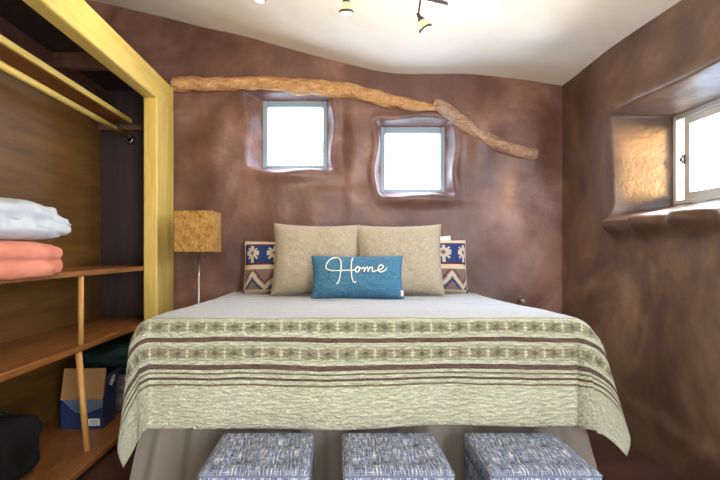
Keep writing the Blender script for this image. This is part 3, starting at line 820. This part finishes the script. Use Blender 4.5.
# ------------------------------------------------------------------ ottomans
def make_ottoman(label):
    ot = thing('ottoman', label, 'ottoman', (0, 0, 0), 0, 'tweed cube ottomans at the foot of the bed')
    HW, HD, HT, LID = .20, .22, .439, .085
    # base
    bm = bmesh.new(); box(bm, (-HW + .004, -HD + .004, .02), (HW - .004, HD - .004, HT - LID - .003), .010, 3)
    uvl = bm.loops.layers.uv.new('UVMap')
    def uvbox(bm):
        bm.normal_update()
        for f in bm.faces:
            nrm = f.normal
            for lo in f.loops:
                c = lo.vert.co
                if abs(nrm.z) > .6: lo[uvl].uv = (c.x, c.y)
                elif abs(nrm.x) > abs(nrm.y): lo[uvl].uv = (c.y, c.z)
                else: lo[uvl].uv = (c.x, c.z)
    uvbox(bm); obj('body', bm, m_tweed, ot, True)
    # cushion lid with four button tufts
    bm = bmesh.new(); uvl = bm.loops.layers.uv.new('UVMap'); N = 44; g = []
    tuf = [(sx * .085, sy * .095) for sx in (-1, 1) for sy in (-1, 1)]
    def prof(x, y):
        e = min(HW - abs(x), HD - abs(y))
        z = HT - .018 * (1 - min(1, max(0, e) / .03)) ** 2.2
        z += .004 * (1 - (x / HW) ** 2) * (1 - (y / HD) ** 2)
        for tx, ty in tuf:
            d = math.hypot(x - tx, y - ty); z -= .024 * math.exp(-(d / .03) ** 2) + .008 * math.exp(-(d / .06) ** 2)
        for tx in (-.085, .085):
            z -= .003 * math.exp(-((x - tx) / .012) ** 2) * (abs(y) < .10)
        for ty in (-.095, .095):
            z -= .003 * math.exp(-((y - ty) / .012) ** 2) * (abs(x) < .09)
        return z
    for i in range(N + 1):
        g.append([])
        for j in range(N + 1):
            x = math.sin((i / N * 2 - 1) * PI / 2) * .35 * HW + (i / N * 2 - 1) * .65 * HW; y = math.sin((j / N * 2 - 1) * PI / 2) * .35 * HD + (j / N * 2 - 1) * .65 * HD
            # round plan corners
            cx, cy = max(0, abs(x) - (HW - .02)), max(0, abs(y) - (HD - .02)); l = math.hypot(cx, cy)
            xx, yy = x, y
            if l > .02: k = .02 / l; xx = math.copysign(HW - .02 + cx * k, x); yy = math.copysign(HD - .02 + cy * k, y)
            g[-1].append(bm.verts.new((xx, yy, prof(x, y))))
    for i in range(N):
        for j in range(N): bm.faces.new((g[i][j], g[i + 1][j], g[i + 1][j + 1], g[i][j + 1]))
    ring = [g[i][0] for i in range(N)] + [g[N][j] for j in range(N)] + [g[i][N] for i in range(N, 0, -1)] + [g[0][j] for j in range(N, 0, -1)]
    prev = ring
    for dz in (.03, LID - .02):
        cur = [bm.verts.new((v.co.x, v.co.y, HT - .018 - dz)) for v in ring]
        for k in range(len(ring)): bm.faces.new((prev[k], cur[k], cur[(k + 1) % len(ring)], prev[(k + 1) % len(ring)]))
        prev = cur
    bm.faces.new(prev[::-1])
    bmesh.ops.recalc_face_normals(bm, faces=bm.faces[:]); uvbox(bm)
    lid = obj('lid_cushion', bm, m_tweed, ot, True)
    bm = bmesh.new(); uvl = bm.loops.layers.uv.new('UVMap')
    zz = HT - .017; a, b = HW - .001, HD - .001; c = .018
    pts = []
    for sx, sy, a0 in ((1, -1, -PI / 2), (1, 1, 0), (-1, 1, PI / 2), (-1, -1, PI)):
        for k in range(5): an = a0 + k * PI / 8; pts.append((sx * (a - c) + c * math.cos(an), sy * (b - c) + c * math.sin(an), zz))
    pts.append(pts[0]); tube(bm, pts, .0035, 8, False); obj('piping', bm, m_tweed, lid, True)
    for tx, ty in tuf:
        bm = bmesh.new(); bm.loops.layers.uv.new('UVMap'); lathe(bm, [(0, .004), (.006, .003), (.009, 0), (.008, -.004)], 12, Matrix.Translation((tx, ty, HT - .024))); obj('tuft_button', bm, m_tweed, lid, True)
    for sx in (-1, 1):
        for sy in (-1, 1):
            bm = bmesh.new(); lathe(bm, [(.016, .021), (.014, 0), (0, 0)], 12, Matrix.Translation((sx * .16, sy * .18, 0))); obj('foot', bm, m_dkmetal, ot)
    return ot
def copy_tree(o, parent=None):
    c = o.copy(); C.objects.link(c); c.parent = parent
    for ch in o.children: copy_tree(ch, c)
    return c
labs = ['leftmost of the three blue-grey tweed ottomans at the bed foot', 'middle one of the three blue-grey tweed ottomans at the bed foot', 'rightmost of the three blue-grey tweed ottomans at the bed foot']
spots = [(-.302, 2.135), (.217, 2.135), (.745, 2.135)]
o0 = make_ottoman(labs[0])
for i, (x, y) in enumerate(spots):
    o = o0 if i == 0 else copy_tree(o0)
    o['label'] = labs[i]; o.location = (x, y, 0); o.rotation_euler = (0, 0, (0, .0, -.01)[i])

# small stub on the wall right of bed
kn = thing('wall_knob', 'tiny pale knob low on the back wall just past the right edge of the bed', 'knob', (1.52, 4.5, .815))
bm = bmesh.new(); lathe(bm, [(0, .085), (.012, .083), (.018, .07), (.018, .06), (.008, .055), (.008, -.06)], 16, Matrix.Rotation(PI / 2, 4, 'X')); obj('knob', bm, m_brass, kn, True)

# ------------------------------------------------------------------ outside: a light leafy tree seen through the first window
tr = thing('garden_tree', 'pale sunlit green tree outside the left small window', 'tree', (-.36, 9.5, -2.25))
M = Mat('sunlit_foliage', .6); m_leaf = M.color(M.ramp(M.noise(M.vec(), 3), [(.3, srgb(120, 160, 90)), (.7, srgb(190, 215, 150))])).m
bm = bmesh.new(); tube(bm, [(0, 0, 0), (.05, 0, 1.5), (-.03, .05, 3.2), (.1, 0, 5.0)], [.12, .1, .07, .03], 10); obj('trunk', bm, m_beam, tr, True)
bm = bmesh.new()
for i in range(1500):
    a = random.uniform(0, 2 * PI); rr = random.random() ** .5; h_ = random.random()
    c = Vector((.1 + math.cos(a) * rr * .55 * (1 - h_ * .6), math.sin(a) * rr * .55 * (1 - h_ * .5), 3.2 + h_ * 2.2))
    n = Vector((random.gauss(0, 1), random.gauss(0, 1), random.gauss(0, 1))).normalized(); t = n.orthogonal().normalized(); b = n.cross(t); s_ = random.uniform(.04, .07)
    bm.faces.new([bm.verts.new(c + t * s_), bm.verts.new(c + b * s_ * .4), bm.verts.new(c - t * s_), bm.verts.new(c - b * s_ * .4)])
obj('foliage', bm, m_leaf, tr)

# ------------------------------------------------------------------ light
w = bpy.data.worlds.new('World'); S.world = w; w.use_nodes = True
bg = w.node_tree.nodes['Background']; bg.inputs[0].default_value = (.58, .76, 1, 1); bg.inputs[1].default_value = 6.0
def area(name, loc, look, size, energy, col, sy=None):
    l = bpy.data.lights.new(name, 'AREA'); l.energy = energy; l.color = col; l.size = size
    if sy: l.shape = 'RECTANGLE'; l.size_y = sy
    o = bpy.data.objects.new(name, l); C.objects.link(o); o.location = loc
    o.rotation_euler = (Vector(look) - Vector(loc)).to_track_quat('-Z', 'Y').to_euler(); return o
sun = bpy.data.lights.new('sun', 'SUN'); sun.energy = 7.5; sun.angle = math.radians(14); sun.color = (1, .62, .20)
so = bpy.data.objects.new('sun', sun); C.objects.link(so); so.rotation_euler = Vector((-.335, .85, -.015)).to_track_quat('-Z', 'Y').to_euler()
# added key light before the solid rear wall, then daylight at the window openings
area('rear_key', (1.25, YB + .1, 1.5), (-.9, 3.4, 1.3), 1.3, 60, (.97, .98, 1), 1.9).data.spread = math.radians(125)
area('window_daylight', (-.38, YF - .10, 2.22), (-.3, 2.5, .7), .36, 4, (.62, .76, 1))
area('window_daylight', (.66, YF - .10, 2.02), (.6, 2.5, .6), .36, 6, (.62, .76, 1))
area('side_daylight', (XR - .0, 3.05, 1.84), (-.4, 3.0, .8), .8, 15, (.80, .88, 1), .5)
area('ceiling_fill', (.2, -1.0, .5), (-.3, 3.0, 2.9), 1.6, 54, (1, .92, .80), 1.4)  # added upward fill to brighten the ceiling, standing in for bounced daylight
for i, (p, d) in enumerate(heads):
    l = bpy.data.lights.new('spot_head', 'POINT'); l.energy = (5, 5, 5, 10)[i]; l.color = (1, .78, .48); l.shadow_soft_size = .03
    o = bpy.data.objects.new('spot_head', l); C.objects.link(o); o.location = p

# ------------------------------------------------------------------ camera
cam = bpy.data.cameras.new('camera'); co = bpy.data.objects.new('camera', cam); C.objects.link(co)
co.location = (0, 0, CAMZ); co.rotation_euler = (PI / 2, 0, 0)
cam.sensor_width = 36; cam.lens = 27; cam.shift_x = 22 / 720; cam.shift_y = 12 / 720
S.camera = co
S.view_settings.view_transform = 'Standard'; S.view_settings.look = 'None'; S.view_settings.gamma = 1
S.view_settings.exposure = .64
